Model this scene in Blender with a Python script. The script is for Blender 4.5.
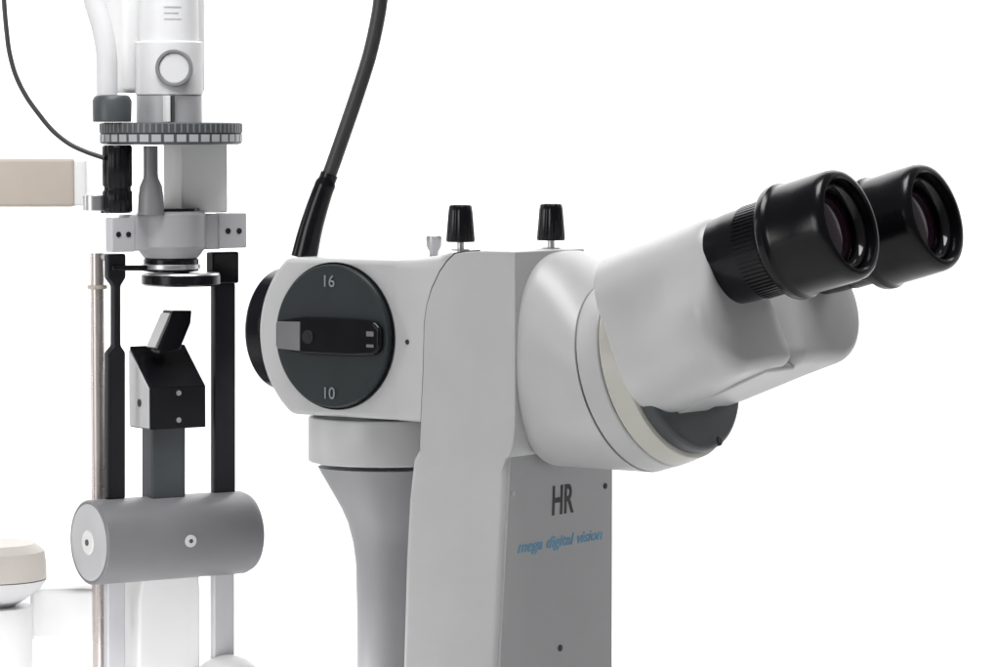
import bpy, bmesh, math
from mathutils import Vector, Matrix

# ------------------------------------------------------------------ scene
sc = bpy.context.scene
for o in list(bpy.data.objects):
    bpy.data.objects.remove(o)
COL = sc.collection
S = 0.0004                      # one drawing unit is 0.4 mm
FOC, PITCH = 3600.0, math.radians(3.2)
FLOOR = -760.0                  # floor height in drawing units

fwd = Vector((0, math.cos(PITCH), -math.sin(PITCH)))
upv = Vector((0, math.sin(PITCH), math.cos(PITCH)))
rgt = Vector((1, 0, 0))
CAM = -fwd * FOC

cd = bpy.data.cameras.new("camera")
cam = bpy.data.objects.new("camera", cd)
COL.objects.link(cam)
cam.location = CAM * S
cam.rotation_euler = (math.radians(90) - PITCH, 0, 0)
cd.sensor_width = 36.0
cd.lens = 36.0 * FOC / 1000.0
cd.clip_start, cd.clip_end = 0.05, 60
sc.camera = cam

sc.view_settings.view_transform = 'Standard'
sc.view_settings.look = 'None'
sc.view_settings.exposure = 0.0
sc.view_settings.gamma = 1.0
sc.cycles.max_bounces = 8
sc.cycles.use_denoising = True

w = bpy.data.worlds.new("World")
sc.world = w
w.use_nodes = True
bg = w.node_tree.nodes["Background"]
bg.inputs[0].default_value = (1.0, 1.0, 1.0, 1)
bg.inputs[1].default_value = 0.135


def area(name, loc, target, size, power, size_y=None, color=(1, 1, 1), spread=180):
    l = bpy.data.lights.new(name, 'AREA')
    l.shape = 'RECTANGLE'
    l.size, l.size_y = size, size_y or size
    l.energy = power
    l.color = color
    l.spread = math.radians(spread)
    o = bpy.data.objects.new(name, l)
    COL.objects.link(o)
    o.location = loc
    o.rotation_euler = (Vector(target) - Vector(loc)).to_track_quat('-Z', 'Y').to_euler()
    return o


# studio lamps: a big soft box overhead, a softer one front left, two on the white sweep
area("softbox_overhead", (0.08, -0.14, 0.85), (0.07, 0, 0), 0.42, 6.6)
area("softbox_left", (-1.75, -1.75, 0.42), (0.03, 0, 0.0), 1.0, 17.5)
area("strip_left", (-0.95, 0.16, 0.10), (-0.10, 0.03, 0.0), 0.12, 1.5, size_y=0.8)
area("fade_fill_low", (-0.150, -0.04, -0.200), (-0.155, 0.08, -0.135), 0.08, 0.062, spread=110)  # added fill, whitens the tower's lower parts like a fade
area("fade_fill_foot", (-0.122, 0.022, -0.178), (-0.052, 0.036, -0.150), 0.05, 0.036, spread=120)  # added fill, whitens the foot of the support arm
area("fade_fill_high", (-0.17, -0.08, 0.30), (-0.165, 0.08, 0.12), 0.12, 0.13, spread=80)  # added fill, whitens the lamp housing towards the top
area("backdrop_lamp", (-0.75, 0.42, 0.75), (-0.75, 1.42, 0.75), 0.5, 22)
area("backdrop_lamp", (0.75, 0.42, 0.75), (0.75, 1.42, 0.75), 0.5, 22)


# ------------------------------------------------------------------ materials
def lin(c):
    c = c / 255.0
    return c / 12.92 if c <= 0.04045 else ((c + 0.055) / 1.055) ** 2.4


def mat(name, col, rough=0.4, metal=0.0, spec=0.5, vary=0.04, bump=0.0, scale=60.0, coat=0.0, trans=0.0):
    m = bpy.data.materials.new(name)
    m.use_nodes = True
    nt = m.node_tree
    b = nt.nodes["Principled BSDF"]
    b.inputs["Roughness"].default_value = rough
    b.inputs["Metallic"].default_value = metal
    b.inputs["Specular IOR Level"].default_value = spec
    b.inputs["Coat Weight"].default_value = coat
    b.inputs["Coat Roughness"].default_value = 0.135
    b.inputs["Transmission Weight"].default_value = trans
    tc = nt.nodes.new("ShaderNodeTexCoord")
    nz = nt.nodes.new("ShaderNodeTexNoise")
    nz.inputs["Scale"].default_value = scale
    nz.inputs["Detail"].default_value = 5
    nt.links.new(tc.outputs["Object"], nz.inputs["Vector"])
    rp = nt.nodes.new("ShaderNodeValToRGB")
    rp.color_ramp.elements[0].position = 0.3
    rp.color_ramp.elements[1].position = 0.7
    rp.color_ramp.elements[0].color = tuple(c * (1 - vary) for c in col) + (1,)
    rp.color_ramp.elements[1].color = tuple(min(1, c * (1 + vary)) for c in col) + (1,)
    nt.links.new(nz.outputs["Fac"], rp.inputs["Fac"])
    nt.links.new(rp.outputs["Color"], b.inputs["Base Color"])
    rr = nt.nodes.new("ShaderNodeMapRange")
    rr.inputs["To Min"].default_value = max(0.02, rough - 0.05)
    rr.inputs["To Max"].default_value = min(1, rough + 0.05)
    nt.links.new(nz.outputs["Fac"], rr.inputs["Value"])
    nt.links.new(rr.outputs["Result"], b.inputs["Roughness"])
    if bump:
        n2 = nt.nodes.new("ShaderNodeTexNoise")
        n2.inputs["Scale"].default_value = 1400
        n2.inputs["Detail"].default_value = 2
        nt.links.new(tc.outputs["Object"], n2.inputs["Vector"])
        bp = nt.nodes.new("ShaderNodeBump")
        bp.inputs["Strength"].default_value = bump
        bp.inputs["Distance"].default_value = 0.0002
        nt.links.new(n2.outputs["Fac"], bp.inputs["Height"])
        nt.links.new(bp.outputs["Normal"], b.inputs["Normal"])
    return m


M = dict(
    paint=mat("light_grey_paint", (0.50, 0.50, 0.505), 0.38, spec=0.5, vary=0.02, bump=0.06),
    panel=mat("shaded_panel_paint", (0.40, 0.40, 0.41), 0.42, vary=0.02, bump=0.06),  # body paint made darker: the front face's shade put into the colour
    cream=mat("cream_ring_paint", (0.55, 0.54, 0.49), 0.35, vary=0.02),
    black=mat("black_plastic", (0.006, 0.006, 0.008), 0.22, spec=0.28, vary=0.15, bump=0.05),
    rubber=mat("black_rubber", (0.005, 0.005, 0.0065), 0.22, spec=0.28, vary=0.15, bump=0.06),
    dial=mat("charcoal_dial", (0.020, 0.026, 0.028), 0.42, spec=0.3, vary=0.05, bump=0.05),
    dark=mat("dark_grey_metal", (0.055, 0.062, 0.066), 0.45, vary=0.1, bump=0.08),
    post=mat("black_anodised", (0.010, 0.010, 0.013), 0.38, spec=0.35, vary=0.1),
    mid=mat("grey_anodised", (0.19, 0.19, 0.20), 0.42, vary=0.03),
    steel=mat("satin_steel", (0.55, 0.55, 0.56), 0.32, metal=0.9, vary=0.03),
    chrome=mat("bright_steel", (0.62, 0.56, 0.54), 0.28, metal=0.75, vary=0.02),
    alu=mat("satin_aluminium", (0.52, 0.52, 0.54), 0.45, metal=0.1, vary=0.03),
    white=mat("white_enamel", (0.80, 0.80, 0.80), 0.4, vary=0.01),
    pale=mat("pale_grey_plastic", (0.62, 0.62, 0.63), 0.45, vary=0.02),
    pad=mat("pale_beige_vinyl", (0.56, 0.52, 0.48), 0.5, vary=0.03, bump=0.1),
    arm=mat("shaded_arm_paint", (0.27, 0.27, 0.28), 0.42, vary=0.02, bump=0.06),  # the support arm's shade is painted in as a darker grey
    tip=mat("tip_grey_metal", (0.16, 0.16, 0.17), 0.4, vary=0.1),  # plain grey for the grip's left end and small marks
    beige=mat("beige_vinyl", (0.47, 0.41, 0.36), 0.5, vary=0.03, bump=0.1),
    cable=mat("dark_cable_sheath", (0.03, 0.03, 0.032), 0.45, vary=0.1),
    ink=mat("black_ink", (0.01, 0.01, 0.012), 0.5),
    blue=mat("blue_ink", (0.12, 0.34, 0.52), 0.5),
    mark=mat("grey_white_ink", (0.24, 0.255, 0.26), 0.5),
    glass=mat("coated_lens_glass", (0.022, 0.004, 0.014), 0.06, spec=0.8, vary=0.1, coat=0.6),
    gloss=mat("black_lacquered_ring", (0.02, 0.02, 0.022), 0.12, metal=0.35, vary=0.1),
    base=mat("grey_collar_metal", (0.36, 0.36, 0.37), 0.42, vary=0.03),
    sweep=mat("white_sweep_paper", (0.88, 0.88, 0.88), 0.9, vary=0.004),
)


# ------------------------------------------------------------------ builders
class Frame:
    """a local frame: three axes and an origin, all in drawing units"""

    def __init__(self, o, a, b, c):
        self.o, self.a, self.b, self.c = Vector(o), Vector(a).normalized(), Vector(b).normalized(), Vector(c).normalized()

    def __call__(self, x, y, z):
        return self.o + self.a * x + self.b * y + self.c * z

    def fit(self, u, v, axis, val):
        """where the sight line at (u, v) meets the frame's plane axis = val: a measured point on that plane"""
        r = fwd + rgt * ((u - 500) / FOC) + upv * ((333.5 - v) / FOC)
        n = (self.a, self.b, self.c)[axis]
        p0 = self.o + n * val
        t = (p0 - CAM).dot(n) / r.dot(n)
        p = CAM + r * t - self.o
        return (p.dot(self.a), p.dot(self.b), p.dot(self.c))

    def at(self, *k):
        return Frame(self(*k), self.a, self.b, self.c)


def circ(fr, x, cy, cz, ry, rz=None, n=72, p=2.0, ph=0.0):
    """ring in the frame's plane a = x; p > 2 makes a rounded square"""
    rz = rz or ry
    out = []
    for i in range(n):
        t = 2 * math.pi * i / n + ph
        c, s = math.cos(t), math.sin(t)
        k = lambda q: math.copysign(abs(q) ** (2 / p), q)
        out.append(fr(x, cy + ry * k(c), cz + rz * k(s)))
    return out


class MB:
    def __init__(self):
        self.bm = bmesh.new()

    def loft(self, rings, cap=True, closed=False):
        vs = [[self.bm.verts.new(p * S) for p in r] for r in rings]
        n = len(rings[0])
        pairs = list(zip(vs, vs[1:])) + ([(vs[-1], vs[0])] if closed else [])
        for A, B in pairs:
            for i in range(n):
                j = (i + 1) % n
                self.bm.faces.new((A[i], A[j], B[j], B[i]))
        if cap and not closed:
            self.bm.faces.new(vs[0][::-1])
            self.bm.faces.new(vs[-1])
        return self

    def lathe(self, fr, prof, n=72, cap=True, closed=False):
        """profile of (distance along the frame's a axis, radius)"""
        return self.loft([circ(fr, x, 0, 0, max(r, 0.01), n=n) for x, r in prof], cap, closed)

    def prism(self, fr, poly, axis, lo, hi):
        """polygon in the two other axes, extruded along axis from lo to hi"""
        def pt(p, h):
            k = list(p)
            k.insert(axis, h)
            return fr(*k)
        return self.loft([[pt(p, lo) for p in poly], [pt(p, hi) for p in poly]])

    def box(self, fr, x0, x1, y0, y1, z0, z1):
        return self.prism(fr, [(x0, y0), (x1, y0), (x1, y1), (x0, y1)], 2, z0, z1)

    def tube(self, pts, rad, n=20):
        """swept tube through points; rad a number or one per point"""
        pts = [Vector(p) for p in pts]
        rs = rad if isinstance(rad, (list, tuple)) else [rad] * len(pts)
        t0 = (pts[1] - pts[0]).normalized()
        nrm = t0.orthogonal().normalized()
        rings = []
        for i, p in enumerate(pts):
            t = (pts[min(i + 1, len(pts) - 1)] - pts[max(i - 1, 0)]).normalized()
            nrm = (nrm - t * nrm.dot(t)).normalized()
            bn = t.cross(nrm)
            rings.append([p + (nrm * math.cos(2 * math.pi * k / n) + bn * math.sin(2 * math.pi * k / n)) * rs[i] for k in range(n)])
        return self.loft(rings)

    def build(self, name, m, parent=None, bevel=0.0, seg=3, ang=32):
        bmesh.ops.recalc_face_normals(self.bm, faces=self.bm.faces[:])
        lim = math.radians(ang)
        for f in self.bm.faces:
            f.smooth = True
        if not bevel:
            for e in self.bm.edges:
                if len(e.link_faces) == 2 and e.calc_face_angle(0) > lim:
                    e.smooth = False
        me = bpy.data.meshes.new(name)
        self.bm.to_mesh(me)
        self.bm.free()
        me.materials.append(m)
        o = bpy.data.objects.new(name, me)
        COL.objects.link(o)
        if parent:
            o.parent = parent
            o.matrix_parent_inverse = parent_world(parent).inverted()
        if bevel:
            b = o.modifiers.new("edge", 'BEVEL')
            b.width = bevel * S
            b.segments = seg
            b.limit_method = 'ANGLE'
            b.angle_limit = lim
            b.harden_normals = True
            b.use_clamp_overlap = True
        return o


def parent_world(p):
    """things stand at their base; the parts' meshes are laid out in world space"""
    return Matrix.Translation(p.location) if p.type == 'EMPTY' else Matrix.Identity(4)


def tag(o, label, cat=None, group=None, kind=None):
    if label:
        o["label"] = label
    if cat:
        o["category"] = cat
    if group:
        o["group"] = group
    if kind:
        o["kind"] = kind
    return o


def thing(name, loc, label, cat, group=None):
    o = bpy.data.objects.new(name, None)
    COL.objects.link(o)
    o.location = Vector(loc) * S
    o.empty_display_size = 0.02
    return tag(o, label, cat, group)


def smooth(pts, n=8):
    """Catmull-Rom through the points"""
    pts = [Vector(p) for p in pts]
    P = [pts[0] * 2 - pts[1]] + pts + [pts[-1] * 2 - pts[-2]]
    out = []
    for i in range(1, len(P) - 2):
        for k in range(n):
            t = k / n
            a, b, c, d = P[i - 1:i + 3]
            out.append(0.5 * ((2 * b) + (c - a) * t + (2 * a - 5 * b + 4 * c - d) * t * t + (3 * b - a - 3 * c + d) * t ** 3))
    return out + [pts[-1]]


def lettering(name, body, fr_o, xdir, ydir, size, m, parent, depth=0.6, shear=0.0, bold=0.0, width=None):
    """raised lettering standing on a face: xdir along the line, ydir up the letters"""
    cu = bpy.data.curves.new(name, 'FONT')
    cu.body = body
    cu.size = size * S
    cu.extrude = depth * S * 0.5
    cu.offset = bold * S
    cu.shear = shear
    cu.align_x, cu.align_y = 'CENTER', 'CENTER'
    tmp = bpy.data.objects.new(name, cu)
    COL.objects.link(tmp)
    bpy.context.view_layer.update()
    me = bpy.data.meshes.new_from_object(tmp.evaluated_get(bpy.context.evaluated_depsgraph_get()))
    bpy.data.objects.remove(tmp)
    X, Y = Vector(xdir).normalized(), Vector(ydir).normalized()
    Z = X.cross(Y)
    k = 1.0
    if width:
        xs = [v.co.x for v in me.vertices]
        k = width * S / (max(xs) - min(xs))
    for v in me.vertices:
        v.co = Vector(fr_o) * S + X * v.co.x * k + Y * v.co.y + Z * v.co.z
    me.name = name
    me.materials.clear()
    me.materials.append(m)
    o = bpy.data.objects.new(name, me)
    COL.objects.link(o)
    o.parent = parent
    o.matrix_parent_inverse = parent_world(parent).inverted()
    return o


def disc_on(fr_point, normal, r, h, name, m, parent, ref=(0, 0, 1), bevel=0, n=32, sink=1.0):
    """a short pin standing on a face"""
    nrm = Vector(normal).normalized()
    a = Vector(ref).cross(nrm).normalized()
    f = Frame(fr_point, nrm, a, nrm.cross(a))
    return MB().lathe(f, [(-sink, r), (h, r)], n=n).build(name, m, parent, bevel=bevel)


K = Vector((0, 0, 1))

# ------------------------------------------------------------------ setting: white paper sweep
prof = [(-6000, FLOOR), (1500, FLOOR)]
for i in range(1, 17):
    t = math.pi / 2 * i / 16
    prof.append((1500 + 1300 * math.sin(t), FLOOR + 1300 * (1 - math.cos(t))))
prof.append((2800, 3600))
mb = MB()
for (y0, z0), (y1, z1) in zip(prof, prof[1:]):
    mb.bm.faces.new([mb.bm.verts.new(Vector(p) * S) for p in ((-5500, y0, z0), (5500, y0, z0), (5500, y1, z1), (-5500, y1, z1))])
bmesh.ops.remove_doubles(mb.bm, verts=mb.bm.verts[:], dist=1e-5)
tag(mb.build("backdrop", M["sweep"]), "seamless white paper sweep behind the instrument", kind="structure")

# ------------------------------------------------------------------ microscope
A = math.radians(35)
d = Vector((math.cos(A), -math.sin(A), 0))      # towards the eyepieces
m_ = Vector((math.sin(A), math.cos(A), 0))      # away from the viewer
F = Frame((15, 0, 0), d, m_, K)
nside = -m_

sd, _, zd = F.fit(336, 336, 1, -78)              # dial centre on the near side face
mic = thing("slit_lamp_microscope", F(0, 0, FLOOR), "light grey binocular microscope head on a broad column, two black eyepieces raised to the right", "microscope")

# --- magnification housing with round end
half = 78
R = 101
poly = []
zt, zb = half, -82
a0 = math.asin(zt / R)
a1 = math.asin(zb / R)
poly.append((F.fit(432, 258, 1, -78)[0], zt + zd))
for i in range(33):
    t = a0 + (a1 - a0) * i / 32
    poly.append((sd - R * math.cos(t), zd + R * math.sin(t)))
poly.append((F.fit(432, 258, 1, -78)[0], zb + zd))
house = MB().prism(F, poly, 1, -78, 78).build("magnification_housing", M["paint"], mic, bevel=9, seg=5, ang=25)
# flared fairing where the housing meets the column
sf0, sf1 = F.fit(396, 330, 1, -78)[0], F.fit(441, 300, 1, -92)[0]
rings = []
stations = [(sf0 + (sf1 - sf0) * k / 12, (k / 12) ** 1.6) for k in range(13)] + [(25, 1.0)]
for x, e in stations:
    w_ = 78.6 + (92 - 78.6) * e
    top = zt + zd + 0.6 + 8.5 * e
    bot = zb + zd - 0.6 - 2 * e
    rc = 9 + 8 * e
    ring = []
    for (cy, cz, q0) in ((w_ - rc, top - rc, 0), (-w_ + rc, top - rc, 90), (-w_ + rc, bot + rc, 180), (w_ - rc, bot + rc, 270)):
        for i in range(7):
            t2 = math.radians(q0 + 15 * i)
            ring.append(F(x, cy + rc * math.cos(t2), cz + rc * math.sin(t2)))
    rings.append(ring)
MB().loft(rings).build("housing_fairing", M["paint"], mic)

# --- objective barrel and its black ring
ax = F.at(0, 0, zd)
so = F.fit(284, 328, 1, 0)[0]
MB().lathe(ax, [(so + 14, 58), (so + 90, 60)]).build("objective_barrel", M["paint"], mic)
orb = MB().lathe(ax, [(so - 4, 50), (so - 4, 60), (so, 64), (so + 18, 64), (so + 18, 50)], closed=True).build("objective_ring", M["black"], mic, bevel=1.5)
MB().lathe(ax, [(so + 2, 50.5), (so + 6, 50.5)]).build("objective_lens", M["glass"], orb)

# --- dial
dfr = Frame(F(sd, -78, zd), nside, d, K)
dial = MB().lathe(dfr, [(-1, 72.5), (6, 72.5), (8, 70.5)], n=96).build("magnification_dial", M["dial"], mic, bevel=0.8)
MB().lathe(dfr, [(-0.5, 74.5), (2.2, 74.5), (2.2, 72.6), (-0.5, 72.6)], n=96, closed=True).build("dial_rim", M["black"], dial)
grip_poly = []
for (x, z) in ((-67, -14), (-30, -19), (30, -19), (58, -17), (66, -10), (66, 10), (58, 17), (30, 19), (-30, 19), (-67, 14)):
    grip_poly.append((x, z))
MB().prism(dfr, [(a, b) for a, b in grip_poly], 0, 7.5, 15).build("dial_grip", M["black"], dial, bevel=3.5)
MB().prism(dfr, [(-64, -14), (-34, -15.5), (-34, 14), (-64, 13.5)], 0, 14, 16).build("dial_pointer", M["tip"], dial, bevel=1.5)
MB().lathe(Frame(dfr(14.6, -24, -1), nside, d, K), [(-1, 7), (1.6, 7)], n=24).build("grip_screw", M["post"], dial, bevel=.6)
MB().box(dfr, 13, 15.6, 50, 59, 2, 7).build("grip_mark", M["tip"], dial)
MB().box(dfr, 13, 15.6, 50, 59, -9, -6).build("grip_mark", M["tip"], dial)
lettering("dial_numeral", "16", dfr(8.7, -3, 55), d, K, 17, M["mark"], dial, bold=0.0)
lettering("dial_numeral", "10", dfr(8.7, -3, -58), d, K, 17, M["mark"], dial, bold=0.0)
# small set screw beside the dial
s_, _, z_ = F.fit(408, 342, 1, -79)
disc_on(F(s_, -79.6, z_), nside, 2.6, 0.8, "set_screw", M["ink"], mic)

# --- support collar and arm below the housing
sc_, _, zc0 = F.fit(384, 424, 1, 0)
zc0 = zb + zd
vf = Frame(F(sc_, 0, 0), K, d, m_)
zc1 = F.fit(330, 462, 1, -60)[2]
MB().lathe(vf, [(zc0 - 3.5, 77), (zc0 - 6, 78), (zc1, 78), (zc1 - 2, 77), (zc1 - 2.5, 71)], n=96).build("support_collar", M["paint"], mic, bevel=1.6)
MB().lathe(vf, [(zc0 + 1, 73), (zc0 - 4, 73)], n=72).build("collar_gap", M["dark"], mic)
rings = []
cx, hw = 6, 66
for v_, lft in ((462, 320), (475, 327), (490, 335), (505, 343), (520, 349), (540, 354), (560, 356.5), (600, 357.5), (667, 358), (760, 358)):
    zz = F.fit(lft, v_, 1, 0)[2]
    left = F.fit(lft, v_, 1, 0)[0]
    # keep the right side tucked behind the column
    k = (v_ - 462) / 100.0
    rr = 70 - 34 * min(1, k * 1.25)
    c = F.fit(lft, v_, 1, 0)
    cxw = F(c[0], 0, 0)[0] + rr
    p = F(sc_, 0, 0)
    cen = Vector((cxw, p.y + 0.0, zz))
    rings.append([cen + Vector((rr * math.cos(2 * math.pi * i / 64), rr * 0.9 * math.sin(2 * math.pi * i / 64), 0)) for i in range(64)])
last = rings[-1]
rings.append([Vector((p.x, p.y, FLOOR)) for p in last])
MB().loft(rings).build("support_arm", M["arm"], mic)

# --- column: broad lower shell and rounded upper shell, plus front panel
QW = 95.0
def csec(z, s0, s1, q, r=7, n=6):
    """rounded rectangle section of the column"""
    out = []
    for (cs, cq, q0) in ((s1 - r, q - r, 0), (s0 + r, q - r, 90), (s0 + r, -q + r, 180), (s1 - r, -q + r, 270)):
        for i in range(n + 1):
            t = math.radians(q0 + 90 * i / n)
            out.append(F(cs + r * math.cos(t), cq + r * math.sin(t), z))
    return out

def colx(u, v, q):
    return F.fit(u, v, 1, -q)

# lower shell
rows = []
for v_, ul, ur in ((446, 419.5, 507), (452, 416, 506.7), (460, 411.5, 506.3), (472, 410, 505.6), (500, 407, 504.2), (560, 404, 501.1), (667, 401, 495.5)):
    q = QW + (v_ - 446) * 0.045
    l, r_ = colx(ul, v_, q), colx(ur, v_, q)
    rows.append((l[2], l[0], r_[0] , q))
zlast, l0, l1, lq = rows[-1]
rings = [csec(z, a, b, q, r=8) for z, a, b, q in rows]
rings.append(csec(FLOOR, l0 - 8, l1 - 6, lq + 14, r=8))
colm = MB().loft(rings).build("column", M["paint"], mic)
# upper shell: side profile with the rounded shoulder, extruded across
prof = []
for u_, v_ in ((420, 447), (421.5, 412), (423.5, 370), (424.5, 323), (427, 305), (432, 289), (440, 272), (447, 262), (455, 254), (466, 250), (480, 249)):
    f_ = F.fit(u_, v_, 1, -QW)
    prof.append((f_[0], f_[2]))
sr = F.fit(515.5, 340, 1, -QW)[0]
ztop = F.fit(480, 249, 1, -QW)[2]
ztop = ztop - 2
prof[-1] = (prof[-1][0], ztop)
prof[-2] = (prof[-2][0], min(prof[-2][1], ztop - 1))
zlow = F.fit(420, 447, 1, -QW)[2]
s_low = F.fit(506.5, 452, 1, -QW)[0]
zarc = F.fit(515, 418, 1, -QW)[2]
prof += [(sr, ztop)] + [(s_low + (sr - s_low) * math.cos(math.pi / 2 * i / 8), zarc - (zarc - zlow + 6) * math.sin(math.pi / 2 * i / 8)) for i in range(9)]
prof += [(s_low - 9, zlow - 30), (prof[0][0] + 4, zlow - 30)]
upper = MB().prism(F, prof, 1, -QW - 0.8, 25).build("column_head", M["paint"], mic, bevel=6, seg=5, ang=28)

seam = [(x - 1.5 if i < 12 else x, z + (1.2 if 4 < i < 12 else 0)) for i, (x, z) in enumerate(prof) if i < 11] + [(20, ztop - 3), (20, zlow - 20), (prof[0][0] + 4, zlow - 20)]
MB().prism(F, seam, 1, -QW + 1.0, -QW + 3.4).build("column_seam", M["dark"], mic)

# front panel, set into the column's face towards the eyepieces
s_top, s_bot = rows[3][2], rows[-1][2]
def face_s(z):
    for (za, _, sa, qa), (zb_, _, sb, qb) in zip(rows, rows[1:]):
        if zb_ <= z <= za:
            k = (za - z) / (za - zb_)
            return sa + (sb - sa) * k, qa + (qb - qa) * k
    return rows[-1][2] - 6 * (rows[-1][0] - z) / (rows[-1][0] - FLOOR), rows[-1][3] + 14 * (rows[-1][0] - z) / (rows[-1][0] - FLOOR)
pr = []
for z in (rows[0][0] - 1, rows[3][0], rows[4][0], rows[5][0], rows[6][0], FLOOR + 6):
    s, q = face_s(z)
    q -= 5
    pr.append([F(s - 3, -q, z), F(s + 1.6, -q, z), F(s + 1.6, q, z), F(s - 3, q, z)])
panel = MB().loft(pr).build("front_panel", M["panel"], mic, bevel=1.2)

def on_panel(u, v, lift=1.6):
    s = rows[4][2]
    for _ in range(4):
        f_ = F.fit(u, v, 0, s + lift)
        s, _q = face_s(f_[2])
    return F(s + lift, f_[1], f_[2])

pdir = on_panel(560, 485) - on_panel(560, 650)
pdir = pdir - m_ * pdir.dot(m_)
lettering("letters", "HR", on_panel(562.5, 501, 1.8), m_, pdir, 41, M["ink"], panel, depth=0.5, bold=0.75, width=38)
lettering("letters", "mega digital vision", on_panel(560.5, 541, 1.8), m_, pdir, 16.5, M["blue"], panel, depth=0.5, shear=0.25, bold=0.2, width=150)
disc_on(on_panel(560, 648), d, 3.4, 0.8, "screw", M["post"], panel)
disc_on(on_panel(513, 494), d, 3.0, 0.8, "screw", M["steel"], panel)
disc_on(on_panel(605, 486), d, 3.0, 0.8, "screw", M["post"], panel)

# --- rounded head between column and the tilted turret
E = math.radians(16)
b = d * math.cos(E) + K * math.sin(E)
tv = -d * math.sin(E) + K * math.cos(E)
sfl, _, zfl = F.fit(634, 376, 1, 0)
B = Frame(F(sfl, 0, zfl), b, m_, tv)
s_head = sr - 1.5
zh_top = ztop - 1.0
zh_bot = F.fit(571, 466, 1, 0)[2]
hc, hh = (zh_top + zh_bot) / 2, (zh_top - zh_bot) / 2
def hring(x, w, h, c, p):
    """square-shouldered at the top, rounder at the bottom"""
    up_, lo_ = circ(F, x, 0, c, w, h, n=96, p=p), circ(F, x, 0, c, w, h, n=96, p=2.35)
    far = circ(F, x, 0, c, w, h, n=96, p=2.1)
    return [far[i] if i <= 24 else up_[i] if i <= 48 else lo_[i] for i in range(96)]
r0 = hring(s_head, QW - 2.0, hh, hc, 2.75)
r1 = hring(s_head + 6, QW - 1.5, hh, hc, 2.7)
r3 = circ(B, -0.5, 0, 0, 96.5, n=96)
rings = [r0]
for k in range(15):
    x = k / 14.0
    mo = 0.75 * x + 0.25 * x ** 2
    ring = []
    for p, q in zip(r1, r3):
        l = p.lerp(q, x)                          # travels straight towards the turret ...
        e = p.lerp(q, mo)
        ring.append(F.o + d * (l - F.o).dot(d) + m_ * (e - F.o).dot(m_) + K * (e - F.o).dot(K))   # ... while its outline rounds late
    rings.append(ring)
MB().loft(rings).build("prism_head", M["paint"], mic)

# --- turret rings
MB().lathe(B, [(0.6, 92), (0.6, 94.5), (2, 96.5), (25, 96.5), (26.5, 95), (26.5, 92)], n=96).build("turret_ring", M["paint"], mic, bevel=0.8)
MB().lathe(B, [(-1, 93.5), (28, 93.5)], n=96).build("turret_seam", M["dark"], mic)
MB().lathe(B, [(27.6, 92), (27.6, 95), (29, 96.5), (50, 94), (51.5, 91)], n=96).build("clamp_ring", M["cream"], mic, bevel=0.8)
under = MB().lathe(B, [(50.5, 90), (63, 89.5), (66, 86)], n=96).build("turret_face", M["dark"], mic, bevel=2)
MB().lathe(B.at(63, 20, -82), [(0, 5), (3, 5), (3.8, 4)], n=24).build("turret_knob", M["post"], under, bevel=.8)

# --- binocular housings
def hull(pts):
    pts = sorted(set(pts))
    def half(ps):
        h = []
        for p in ps:
            while len(h) > 1 and (h[-1][0] - h[-2][0]) * (p[1] - h[-2][1]) - (h[-1][1] - h[-2][1]) * (p[0] - h[-2][0]) <= 0:
                h.pop()
            h.append(p)
        return h[:-1]
    return half(pts) + half(pts[::-1])

def resample(poly, n):
    L = [0]
    for i in range(len(poly)):
        a, b_ = poly[i], poly[(i + 1) % len(poly)]
        L.append(L[-1] + math.dist(a, b_))
    out, j = [], 0
    for k in range(n):
        t = L[-1] * k / n
        while L[j + 1] < t:
            j += 1
        a, b_ = poly[j % len(poly)], poly[(j + 1) % len(poly)]
        f_ = (t - L[j]) / max(1e-9, L[j + 1] - L[j])
        out.append((a[0] + (b_[0] - a[0]) * f_, a[1] + (b_[1] - a[1]) * f_))
    return out

QE, WE = 75.0, 71.0
def hsec(sgn, t, ins):
    """hull of the eyepiece tube, the prism block under it and the bottom inner corner; swells towards the eyepiece"""
    k = min(1, max(0, (t - 50) / 132.0))
    k = k * k * (3 - 2 * k)
    mix = lambda a_, b_: a_ + (b_ - a_) * k
    pts = []
    for (cq, cw, r) in ((mix(-70, -75), mix(66, 69), mix(45, 46.5)), (mix(-46, -86), mix(10, 21), mix(60, 56)), (-15, mix(-36, -20), 13)):
        for i in range(96):
            a_ = 2 * math.pi * i / 96
            pts.append((round(cq + (r - ins) * math.cos(a_), 4), round(cw + (r - ins) * math.sin(a_), 4)))
    pts = [(min(q, -1.0 - ins * 0.6), w_) for q, w_ in pts]
    h = hull(pts)
    # start every ring at its topmost point so that the rings join straight
    j = max(range(len(h)), key=lambda i: h[i][1])
    h = resample(h[j:] + h[:j], 144)
    return [(q * sgn, w_) for q, w_ in h]

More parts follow.
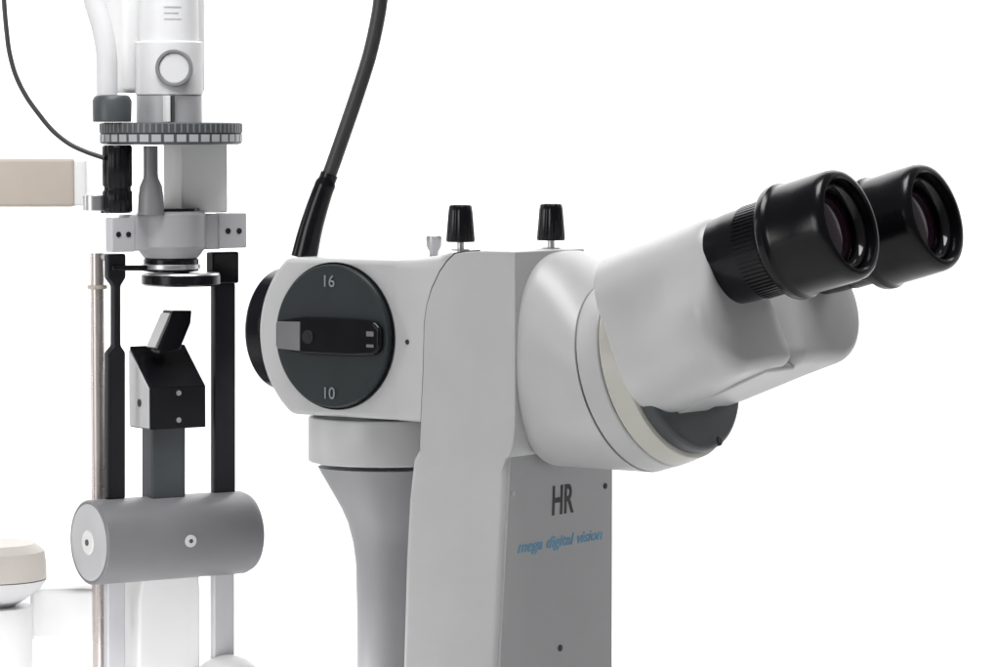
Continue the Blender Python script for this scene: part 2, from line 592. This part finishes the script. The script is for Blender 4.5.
for sgn, t0, t1 in ((1, 50, 185), (-1, 50, 187)):
    rings = []
    for t, ins in ((t0, 3.0), (t0 + 1, 1.2), (t0 + 4, 0.0), (t0 + 30, 0.0), (t0 + 60, 0.0), (t0 + 90, 0.0), (t1 - 16, 0), (t1 - 11, 0.8), (t1 - 7, 2.4), (t1 - 3.5, 5), (t1 - 1.2, 8), (t1, 12)):
        rings.append([B(t, q, w_) for q, w_ in hsec(sgn, t, ins)])
    hs = MB().loft(rings).build("binocular_housing", M["paint"], mic, ang=50)
    E_ = B.at(7, -QE, WE) if sgn > 0 else B.at(15, QE + 2, WE + 2)
    ep = MB().lathe(E_, [(172, 38), (172, 42), (183, 43), (190, 43.5), (242, 44), (242, 38)], n=96).build("eyepiece", M["black"], mic, bevel=1)
    mbk = MB()
    for i in range(64):                                       # knurled focusing band: fine ridges of one surface
        th = 2 * math.pi * i / 64
        c, s_ = math.cos(th), math.sin(th)
        fr = Frame(E_(0, 0, 0), E_.a, E_.b * c + E_.c * s_, -E_.b * s_ + E_.c * c)
        mbk.box(fr, 206, 231, 43.4, 44.9, -1.3, 1.3)
    mbk.build("focus_knurl", M["rubber"], ep)
    cup = MB().lathe(E_, [(236, 45), (236.5, 51), (238, 54), (241, 55.2), (246, 55.2), (248.5, 53.2), (252, 52.6), (276, 53), (298, 52.8), (304, 52), (307.5, 50), (309, 47.5), (309, 44.5), (307.5, 43), (300, 42.2), (297, 41.8), (296.5, 36), (280, 35), (280, 20)], n=96).build("eyecup", M["rubber"], ep)
    MB().lathe(E_, [(295.5, 41), (298.5, 40.6), (300, 39), (299.8, 37), (297.5, 34.5), (293, 33.2), (290, 35)], n=96, closed=True).build("lens_ring", M["gloss"], ep)
    lens = MB()
    lens.loft([circ(E_, 282 + 11 * math.sqrt(max(0, 1 - (r / 40.0) ** 2)), 0, 0, r, n=64) for r in (33.5, 30, 27, 22, 14, 6, 0.5)])
    lens.build("eye_lens", M["glass"], ep)
# bottom plate under both housings
pl = [(q, w_) for q, w_ in ((-42, -59.5), (14, -59.5), (14, -52), (-42, -52))]
MB().loft([[B(t, q, w_ + dw) for q, w_ in pl] for t, dw in ((62, 8), (172, 23.5))]).build("bottom_plate", M["paint"], mic, bevel=3)

# --- two thumb knobs on top of the column and a small steel screw
for u_, q_ in ((460.5, -82), (551, 12)):
    f_ = F.fit(u_, 247, 1, q_)
    kf = Frame(F(f_[0], q_, ztop), K, d, m_)
    kn = MB()
    n = 72
    prof_k = [(8, 11.5), (8, 13.6), (10, 14.2), (38, 11.9), (43, 11.2), (44.5, 9.5)]
    rings = []
    for x, r in prof_k:
        ring = []
        for i in range(n):
            rr = r * (1.0 if i % 4 < 2 else 0.955)
            t = 2 * math.pi * i / n
            ring.append(kf(x, rr * math.cos(t), rr * math.sin(t)))
        rings.append(ring)
    k_ = kn.loft(rings).build("thumb_knob", M["black"], mic, ang=60)
    MB().lathe(kf, [(-3, 3.6), (9, 3.6)], n=24).build("knob_stem", M["steel"], k_)
    MB().lathe(kf, [(-0.5, 9), (0.9, 9)], n=32).build("knob_washer", M["paint"], k_)
f_ = F.fit(434, 252, 1, 40)
kf = Frame(F(f_[0], 40, f_[2] - 4), K, d, m_)
MB().lathe(kf, [(-20, 4.5), (4, 4.5), (10, 8), (20, 8.6), (21, 7.5)], n=24).build("clamp_screw", M["steel"], mic, bevel=.6)

# ------------------------------------------------------------------ slit illuminator tower
G = math.radians(33.5)
e1 = Vector((math.cos(G), math.sin(G), 0))
e2 = Vector((-math.sin(G), math.cos(G), 0))
T = Frame(((166 - 500) * 1.056, 200, 0), e1, e2, K)
nf = -e2                                           # tower front
tow = thing("slit_illuminator", T(0, 0, FLOOR), "tall slit lamp tower with black posts, graduated wheel and small black prism block", "slit lamp")

def ta(u, v, c=0.0):
    f_ = T.fit(u, v, 1, c)
    return f_[0], f_[2]

# horizontal grey cylinder between the posts
aL, zL = ta(89, 542)
aR, zR = ta(247.5, 532)
zcy = (zL + zR) / 2
RC = 44.5
cyf = T.at(0, 0, zcy)
drum = MB().lathe(cyf, [(aL, RC - 1.5), (aL + 1.5, RC), (aR - 10, RC), (aR - 3, RC - 3), (aR, RC - 8)], n=96).build("pivot_cylinder", M["mid"], tow, bevel=0)
MB().lathe(cyf, [(aL - 1.2, RC - 7), (aL + .5, RC - 3.2), (aL + 1, RC - 3)], n=96).build("end_cap", M["alu"], drum)
MB().lathe(cyf, [(aL - 2.2, 12), (aL - 1, 13)], n=48).build("cap_boss", M["white"], drum)
MB().lathe(cyf, [(aL - 3.2, 3.2), (aL - 2, 3.4)], n=24).build("cap_screw", M["dark"], drum)
sa, sz = ta(190.5, 541, -RC)
disc_on(T(sa, -RC * math.cos(math.asin(min(1, (sz - zcy) / RC))), sz), nf, 6.5, 1.2, "cylinder_screw", M["pale"], drum)
disc_on(T(sa, -RC - 1.0, sz), nf, 2.2, 0.8, "cylinder_screw", M["dark"], drum)

# posts
def post(name, rows_, m, depth, parent=tow, bevel=2.5, c=0.0):
    rings = []
    for v_, ul, ur in rows_:
        x0, z = ta(ul, v_, c - depth)
        x1, _ = ta(ur, v_, c - depth)
        rings.append([T(x0, c - depth, z), T(x1, c - depth, z), T(x1, c + depth, z), T(x0, c + depth, z)])
    return MB().loft(rings).build(name, m, parent, bevel=bevel)

post("post", [(254, 108, 126.5), (278, 108, 126.5), (286, 114, 121.5), (346, 114, 121.5), (353, 108, 126), (500, 107.5, 126)], M["post"], 5)
post("post", [(252, 213, 239.5), (284, 213, 239.5)], M["black"], 8)
post("post", [(283, 214.5, 236), (500, 214.5, 236)], M["post"], 5)
post("lower_post", [(560, 107.5, 126), (700, 107.5, 126), (1000, 107.5, 126)], M["alu"], 5)  # fade of the black posts below the cylinder, painted in as pale metal
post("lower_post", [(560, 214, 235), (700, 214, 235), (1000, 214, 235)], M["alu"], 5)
stem = post("prism_stem", [(424, 152, 186), (500, 152, 186)], M["dark"], 12)

# chrome rod behind the front left post
x, z0 = ta(97, 253, 26)
_, z1 = ta(97, 500, 26)
rf = Frame(T(x, 26, 0), K, e1, e2)
rod = MB().lathe(rf, [(z1 - 330, 7.5), (z0, 7.5)], n=32).build("guide_rod", M["chrome"], tow)
zr = ta(97, 287, 26)[1]
MB().lathe(rf, [(zr - 2, 10.5), (zr + 2, 10.5)], n=32).build("rod_ring", M["beige"], rod, bevel=.6)
MB().tube([T(x, 26, z0 - 4), T(x + 16, 6, z0 - 4)], 4).build("rod_bracket", M["alu"], rod)

# prism block: slanted top, pale left face, leaning mirror
CF = -22.0
pa0, pz0 = ta(150.5, 430, CF)
pa1, _ = ta(206, 429, CF)
_, pz1 = ta(150, 388, CF)
CBK = 24.0
_, pz2 = ta(128, 346, CBK)
blk = MB().prism(T, [(CF, pz0), (CF, pz1), (CBK, pz2), (CBK, pz0)], 0, pa0, pa1).build("prism_block", M["black"], tow, bevel=1.2)
MB().prism(T, [(CF + 2, pz0 + 1.5), (CF + 2, pz1 - 1), (CBK - 1, pz2 - 4), (CBK - 1, pz0 + 1.5)], 0, pa0 - 1.6, pa0 + 0.5).build("side_plate", M["pale"], blk, bevel=.5)
f_ = T.fit(139.5, 403, 0, pa0 - 1.6)
disc_on(T(pa0 - 1.4, f_[1], f_[2]), -e1, 4.2, 0.7, "plate_screw", M["ink"], blk)
for v_ in (393, 420):
    f_ = T.fit(178.5, v_, 1, CF)
    disc_on(T(f_[0], CF - .2, f_[2]), nf, 2.8, 0.9, "block_screw", M["steel"], blk)
cm = 2.0
poly = [ta(u_, v_, cm - 11) for u_, v_ in ((159, 354), (180, 350), (191, 323), (192, 310.5), (173, 310.5))]
MB().prism(Frame(T.o, T.a, T.c, T.b), poly, 2, cm - 11, cm + 11).build("mirror_holder", M["black"], blk, bevel=1.2)
p0, p1 = ta(156, 349, cm - 11), ta(171, 314.5, cm - 11)
nx, nz = -(p1[1] - p0[1]), (p1[0] - p0[0])
l_ = math.hypot(nx, nz)
nx, nz = nx / l_ * 3, nz / l_ * 3
MB().prism(Frame(T.o, T.a, T.c, T.b), [(p0[0] + 2, p0[1]), (p1[0] + 2, p1[1]), (p1[0] + 2 + nx, p1[1] + nz), (p0[0] + 2 + nx, p0[1] + nz)], 2, cm - 10, cm + 10).build("mirror", M["steel"], blk, bevel=.4)

# yoke carrying the posts: two blocks and a round lens barrel
yk = MB()
x0, zt_ = ta(106, 216, -18); x1, _ = ta(245, 216, -18)
_, zb2 = ta(120, 252, -18)
xm0, _ = ta(134.5, 216, -18); xm1, _ = ta(214, 216, -18)
yoke = MB().box(T, x0 + 6, xm0, -20, -4, zb2, zt_ - 2).build("yoke_block", M["alu"], tow, bevel=1.5)
_, zb3 = ta(230, 248, -18)
_, zt3 = ta(230, 213, -18)
yoke2 = MB().box(T, xm1 + 4, x1, -22, -12, zb3, zt3).build("yoke_block", M["alu"], tow, bevel=1.5)
MB().box(T, xm0 - 6, xm1 + 8, -19.4, 8, zb2 + 0.8, zt_ + 0.6).build("yoke_bar", M["alu"], tow, bevel=2)
for u_ in (118.5, 128.5):
    a_, z_ = ta(u_, 234.5, -20)
    disc_on(T(a_, -20, z_), nf, 2.9, .6, "yoke_screw", M["post"], yoke)
for u_ in (228, 239):
    a_, z_ = ta(u_, 231, -22)
    disc_on(T(a_, -22, z_), nf, 3.1, .6, "yoke_screw", M["post"], yoke2)
xb, zbt = ta(168, 211, 0)
_, zbb = ta(168, 256, 0)
bf = Frame(T(xb, -6, 0), K, e1, e2)
barrel = MB().lathe(bf, [(zbt, 33), (zbt - 3, 37), (zbb + 10, 37), (zbb + 3, 32), (zbb - 2, 28)], n=72).build("lens_barrel", M["base"], tow, bevel=1)
a_, z_ = ta(150, 210, -6)
MB().lathe(bf, [(zbt - 1, 30), (zbt + 3, 30)], n=72).build("barrel_ring", M["black"], barrel)
# lens rings under the yoke
zq = lambda v_: ta(168, v_, -6)[1]
MB().lathe(bf, [(zq(257), 24), (zq(259), 29), (zq(271), 29), (zq(272), 22)], n=72).build("lens_cell", M["black"], barrel, bevel=.8)
MB().lathe(bf, [(zq(264), 30.5), (zq(269), 30.5)], n=72).build("cell_ring", M["steel"], barrel, bevel=.5)
xw, _ = ta(181, 280, -6)
wf = Frame(T(xw, -6, 0), K, e1, e2)
ring = MB().lathe(wf, [(zq(274), 39), (zq(275.5), 42), (zq(284), 42), (zq(286), 38)], n=96).build("filter_disc", M["black"], tow, bevel=.6)
MB().lathe(wf, [(zq(273), 40), (zq(275), 41.5)], n=96).build("disc_plate", M["steel"], ring, bevel=.4)
MB().lathe(Frame(T(xw, -6, 0), K, e1, e2), [(zq(270), 9), (zq(275), 9)], n=32).build("disc_hub", M["black"], ring)
MB().tube([T(*(lambda p: (p[0], -8, p[1]))(ta(112, 268, -8))), T(*(lambda p: (p[0], -8, p[1]))(ta(146, 268, -8)))], 3.0).build("filter_lever", M["black"], tow)
MB().tube([T(*(lambda p: (p[0], -8, p[1]))(ta(196, 279, -8))), T(*(lambda p: (p[0], -8, p[1]))(ta(216, 279, -8)))], 4.0).build("filter_lever", M["black"], tow)

# grey housing box above the yoke, under the wheel
bx0, bz0 = ta(182, 215, -20)
bx1, bz1 = ta(228, 144, -20)
MB().box(T, bx0, bx1, -20, 22, bz0 + 2, bz1 + 3).build("aperture_housing", M["white"], tow, bevel=2.5)
# slender stem flaring into a cone, in front of the housing
ca, cz = ta(151, 213, -26)
cf = Frame(T(ca, -26, 0), K, e1, e2)
zz = lambda v_: ta(151, v_, -26)[1]
MB().lathe(cf, [(zz(215), 14), (zz(196), 13), (zz(186), 11.5), (zz(178), 8), (zz(174), 7.5), (zz(146), 7.5)], n=48).build("slit_lever", M["mid"], tow)

# graduated wheel
wa, wz = ta(171, 134, -4)
gf = Frame(T(wa, -4, 0), K, e1, e2)
g0, g1 = ta(171, 144.5, -4)[1], ta(171, 122.5, -4)[1]
RW = 74.5
gm = (g0 + g1) / 2
wheel = MB().lathe(gf, [(g0, RW - 4), (g0 + 1, RW - 1), (g0 + 2.5, RW), (gm - 0.5, RW), (gm, RW - 1), (gm + .5, RW), (g1 - 1.5, RW), (g1, RW - 2)], n=120).build("graduated_wheel", M["dark"], tow)
tk, nb = MB(), MB()
for i in range(72):
    t = 2 * math.pi * i / 72
    rr = Vector(e1) * math.cos(t) + Vector(e2) * math.sin(t)
    tt = -Vector(e1) * math.sin(t) + Vector(e2) * math.cos(t)
    fr = Frame(gf.o, K, rr, tt)
    tk.box(fr, gm + 1, g1 - 1, RW - 1.5, RW + 0.5, -0.9, 0.9)
    if i % 2 == 0:
        nb.box(fr, g0 + 3, gm - 1.0, RW - 1.5, RW + 0.4, -4.9, 4.9)
tk.build("scale_marks", M["tip"], wheel)
nb.build("scale_numerals", M["base"], wheel)

# black knurled knob under the wheel's left side and dark cap above it
ka, kz = ta(116.5, 180, -6)
kf = Frame(T(ka, -8, 0), K, e1, e2)
y0, y1 = ta(116, 213, -8)[1], ta(116, 145, -8)[1]
rings = []
for x, r in ((y0, 13), (y0 + 2, 15.5), (y0 + 22, 15.5), (y0 + 24, 14), (y0 + 27, 14), (y0 + 29, 15.5), (y1 - 2, 15.5), (y1, 14)):
    rings.append([kf(x, r * (1 if i % 4 < 2 else .94) * math.cos(2 * math.pi * i / 64), r * (1 if i % 4 < 2 else .94) * math.sin(2 * math.pi * i / 64)) for i in range(64)])
knob = MB().loft(rings).build("slit_width_knob", M["black"], tow, ang=60)
a_, z_ = ta(91, 203, 4)
cl = MB().lathe(Frame(T(a_ + 4, 4, z_), K, e1, e2), [(-8, 12), (8, 12), (8, 9), (-8, 9)], n=40, closed=True).build("clip_ring", M["steel"], tow, bevel=.6)
MB().box(T, a_ + 14, ka - 8, -4, 10, z_ - 11, z_ - 8).build("clip_arm", M["black"], tow, bevel=.6)
ca_, cz_ = ta(112, 108, -8)
c0, c1 = ta(112, 122, -8)[1], ta(112, 95, -8)[1]
MB().lathe(Frame(T(ca_, -8, 0), K, e1, e2), [(c0, 20), (c1 - 6, 20.5), (c1 - 1, 18), (c1, 15)], n=56).build("dark_cap", M["dark"], tow, bevel=1)

# lamp housing above the wheel, fade towards the top put into paler colours
la, _ = ta(169, 60, 0)
lf = Frame(T(la, 0, 0), K, e1, e2)
hz = lambda v_: ta(169, v_, 0)[1]
RL = 35.5
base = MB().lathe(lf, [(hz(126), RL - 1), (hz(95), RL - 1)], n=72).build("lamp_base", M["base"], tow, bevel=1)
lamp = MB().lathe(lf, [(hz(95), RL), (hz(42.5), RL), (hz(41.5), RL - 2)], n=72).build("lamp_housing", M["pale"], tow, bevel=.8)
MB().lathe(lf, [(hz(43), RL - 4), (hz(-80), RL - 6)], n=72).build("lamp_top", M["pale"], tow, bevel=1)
# round window ring on the housing, and the slit line below it
wa_, wz_ = ta(174, 68, -RL)
yc = -math.sqrt(max(0, RL * RL - (wa_ - la) ** 2))
nrm = Vector((0, -1, 0))
rc_ = Frame(T(wa_, -RL - 0.5, wz_), nrm, Vector((1, 0, 0)), K)
MB().lathe(rc_, [(-9, 19.5), (2, 19.5), (2.6, 18.8), (2.6, 16.4), (2, 15.8), (-9, 15.8)], n=64, closed=True).build("window_ring", M["mid"], lamp)
MB().lathe(rc_, [(-9, 15.7), (0.4, 15.7)], n=64).build("window_disc", M["pale"], lamp, bevel=.6)
sa_, _ = ta(172.5, 110, -RL)
MB().box(T, sa_ - 1.8, sa_ + 1.8, -RL - 1.5, -RL + 6, hz(122), hz(96)).build("slit_line", M["dark"], base)
sa_, _ = ta(167.5, 110, -RL)
MB().box(T, sa_ - 2.2, sa_ + 2.2, -RL - 2.5, -RL + 6, hz(122), hz(96)).build("slit_guide", M["white"], base, bevel=.4)
def arc_strip(mb_, cen, r, th, z, h, a0_, a1_, n=10):
    """a thin band lying on an upright cylinder; angles measured from the viewer's side"""
    rings = []
    for i in range(n + 1):
        t = math.radians(a0_ + (a1_ - a0_) * i / n)
        u_ = Vector((math.sin(t), -math.cos(t), 0))
        rings.append([cen + u_ * (r - 1) + K * (z - h), cen + u_ * (r + th) + K * (z - h), cen + u_ * (r + th) + K * (z + h), cen + u_ * (r - 1) + K * (z + h)])
    return mb_.loft(rings)
lab = MB()
for v_, aa in ((8, 30), (14, 24), (20, 30)):
    arc_strip(lab, T(la, 0, 0), RL - 4.6, 0.4, hz(v_), 0.7, -4, aa)
lab.build("label_line", M["base"], lamp)
# back shell of the lamp, its fade painted in as white
xs0, _ = ta(121, 60, 30); xs1, _ = ta(204, 60, 30)
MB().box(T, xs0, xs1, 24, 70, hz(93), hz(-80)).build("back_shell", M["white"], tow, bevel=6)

# carrier between the lower posts, dome at its foot; fade painted in as white
ca0, cz0 = ta(141, 577, 20); ca1, _ = ta(201, 577, 20)
rings = []
for v_, ul, ur in ((560, 150, 196), (580, 142, 200), (600, 139, 201), (700, 138, 201), (1000, 138, 201)):
    x0_, z_ = ta(ul, v_, 20); x1_, _ = ta(ur, v_, 20)
    rings.append([T(x0_, 20, z_), T(x1_, 20, z_), T(x1_, 60, z_), T(x0_, 60, z_)])
MB().loft(rings).build("carrier", M["white"], tow, bevel=4)
da, dz = ta(228, 690, -10)
dn = []
for i in range(10):
    t = math.pi / 2 * i / 9
    dn.append((dz + 38 * math.sin(t), max(0.3, 40 * math.cos(t))))
MB().lathe(Frame(T(da, -10, 0), K, e1, e2), [(FLOOR, 40)] + dn, n=64).build("base_dome", M["white"], tow)

# ------------------------------------------------------------------ cables
def pathpts(pts, depth):
    out = []
    for (u, v), y in zip(pts, depth):
        fr = Frame((0, 0, 0), (1, 0, 0), (0, 1, 0), (0, 0, 1))
        out.append(fr(*fr.fit(u, v, 1, y)))
    return smooth(out, 8)

pts = [(304, 258), (311, 228), (321, 196), (331, 170), (344, 133), (357, 95), (369, 57), (377, 22), (381, -5), (386, -60), (388, -130)]
pp = pathpts(pts, [120] * len(pts))
cb = thing("power_cable", pp[0], "thick dark cable rising in a curve from behind the grey dial housing", "cable")
MB().tube(pp[16:], 7.6).build("sheath", M["cable"], cb)
sl = pp[:24]
MB().tube(sl, [13.8 - 3.0 * min(1, i / 18) - (1.5 if i > 20 else 0) for i in range(len(sl))]).build("strain_relief", M["rubber"], cb)

pts = [(104, 158), (98, 156), (84, 151), (68, 143), (52, 130), (38, 113), (26, 96), (16, 76), (10, 55), (7, 35), (4, 0), (3, -40), (4, -90)]
pp = pathpts(pts, [150] * len(pts))
o = MB().tube(pp, 2.6, n=12).build("thin_lead", M["cable"])
tag(o, "thin black lead looping down to the knurled knob under the graduated wheel", "cable")

pts = [(107, 100), (107, 80), (106.5, 55), (102, 28), (94, 0), (86, -40), (80, -90)]
pp = pathpts(pts, [175] * len(pts))
o = MB().tube(pp, 11.0, n=28).build("lamp_hose", M["pale"])
tag(o, "pale grey hose standing on the dark cap left of the lamp housing", "hose")

# ------------------------------------------------------------------ headrest pieces
W0 = Frame((0, 0, 0), (1, 0, 0), (0, 1, 0), (0, 0, 1))
YB = 380
def wp(u, v, y):
    f_ = W0.fit(u, v, 1, y)
    return f_[0], f_[2]
x1, zt4 = wp(74, 158.5, YB); _, zb4 = wp(74, 207, YB)
x0, _ = wp(-140, 158, YB)
fr_ = thing("forehead_rest", (x0, YB, (zt4 + zb4) / 2), "beige padded forehead band reaching in from the left edge", "forehead rest")
MB().box(W0, x0, x1, YB, YB + 34, zb4, zt4).build("pad", M["beige"], fr_, bevel=4)
x2, _ = wp(86, 160, YB)
MB().box(W0, x1 - 2, x2, YB + 3, YB + 31, zb4 + 1, zt4 - 1).build("band_fade_end", M["white"], fr_, bevel=3)  # added white piece, the band's fade to white as colour

YC = 150
cx_, cz_ = wp(-10, 545, YC)
cr = thing("chin_rest", (cx_, YC, FLOOR), "pale chin rest cup with beige pad at the lower left corner", "chin rest")
x1, zt5 = wp(46, 543, YC)
_, zb5 = wp(10, 607, YC)
_, zpad = wp(10, 578, YC)
Rr = x1 - cx_
cfz = Frame((cx_, YC, 0), (0, 0, 1), (1, 0, 0), (0, 1, 0))
MB().lathe(cfz, [(zpad, Rr), (zpad + 14, Rr), (zt5 - 8, Rr - 2), (zt5, Rr - 12)], n=72).build("pad", M["pad"], cr, bevel=0)
MB().lathe(cfz, [(zb5, Rr - 36), (zb5 + 8, Rr - 22), (zb5 + 20, Rr - 6), (zpad - 1, Rr + .5)], n=72).build("cup", M["pale"], cr)
MB().lathe(cfz, [(FLOOR, 40), (zb5 + 1, 44)], n=48).build("stem", M["white"], cr)  # stem and arm are white to carry the chin rest's fade
a_, za = wp(30, 588, YC + 40); b_, zb_ = wp(112, 582, YC + 40)
_, zlo = wp(60, 640, YC + 40)
MB().box(W0, a_, b_, YC + 34, YC + 70, zlo, za).build("arm", M["white"], cr, bevel=6)
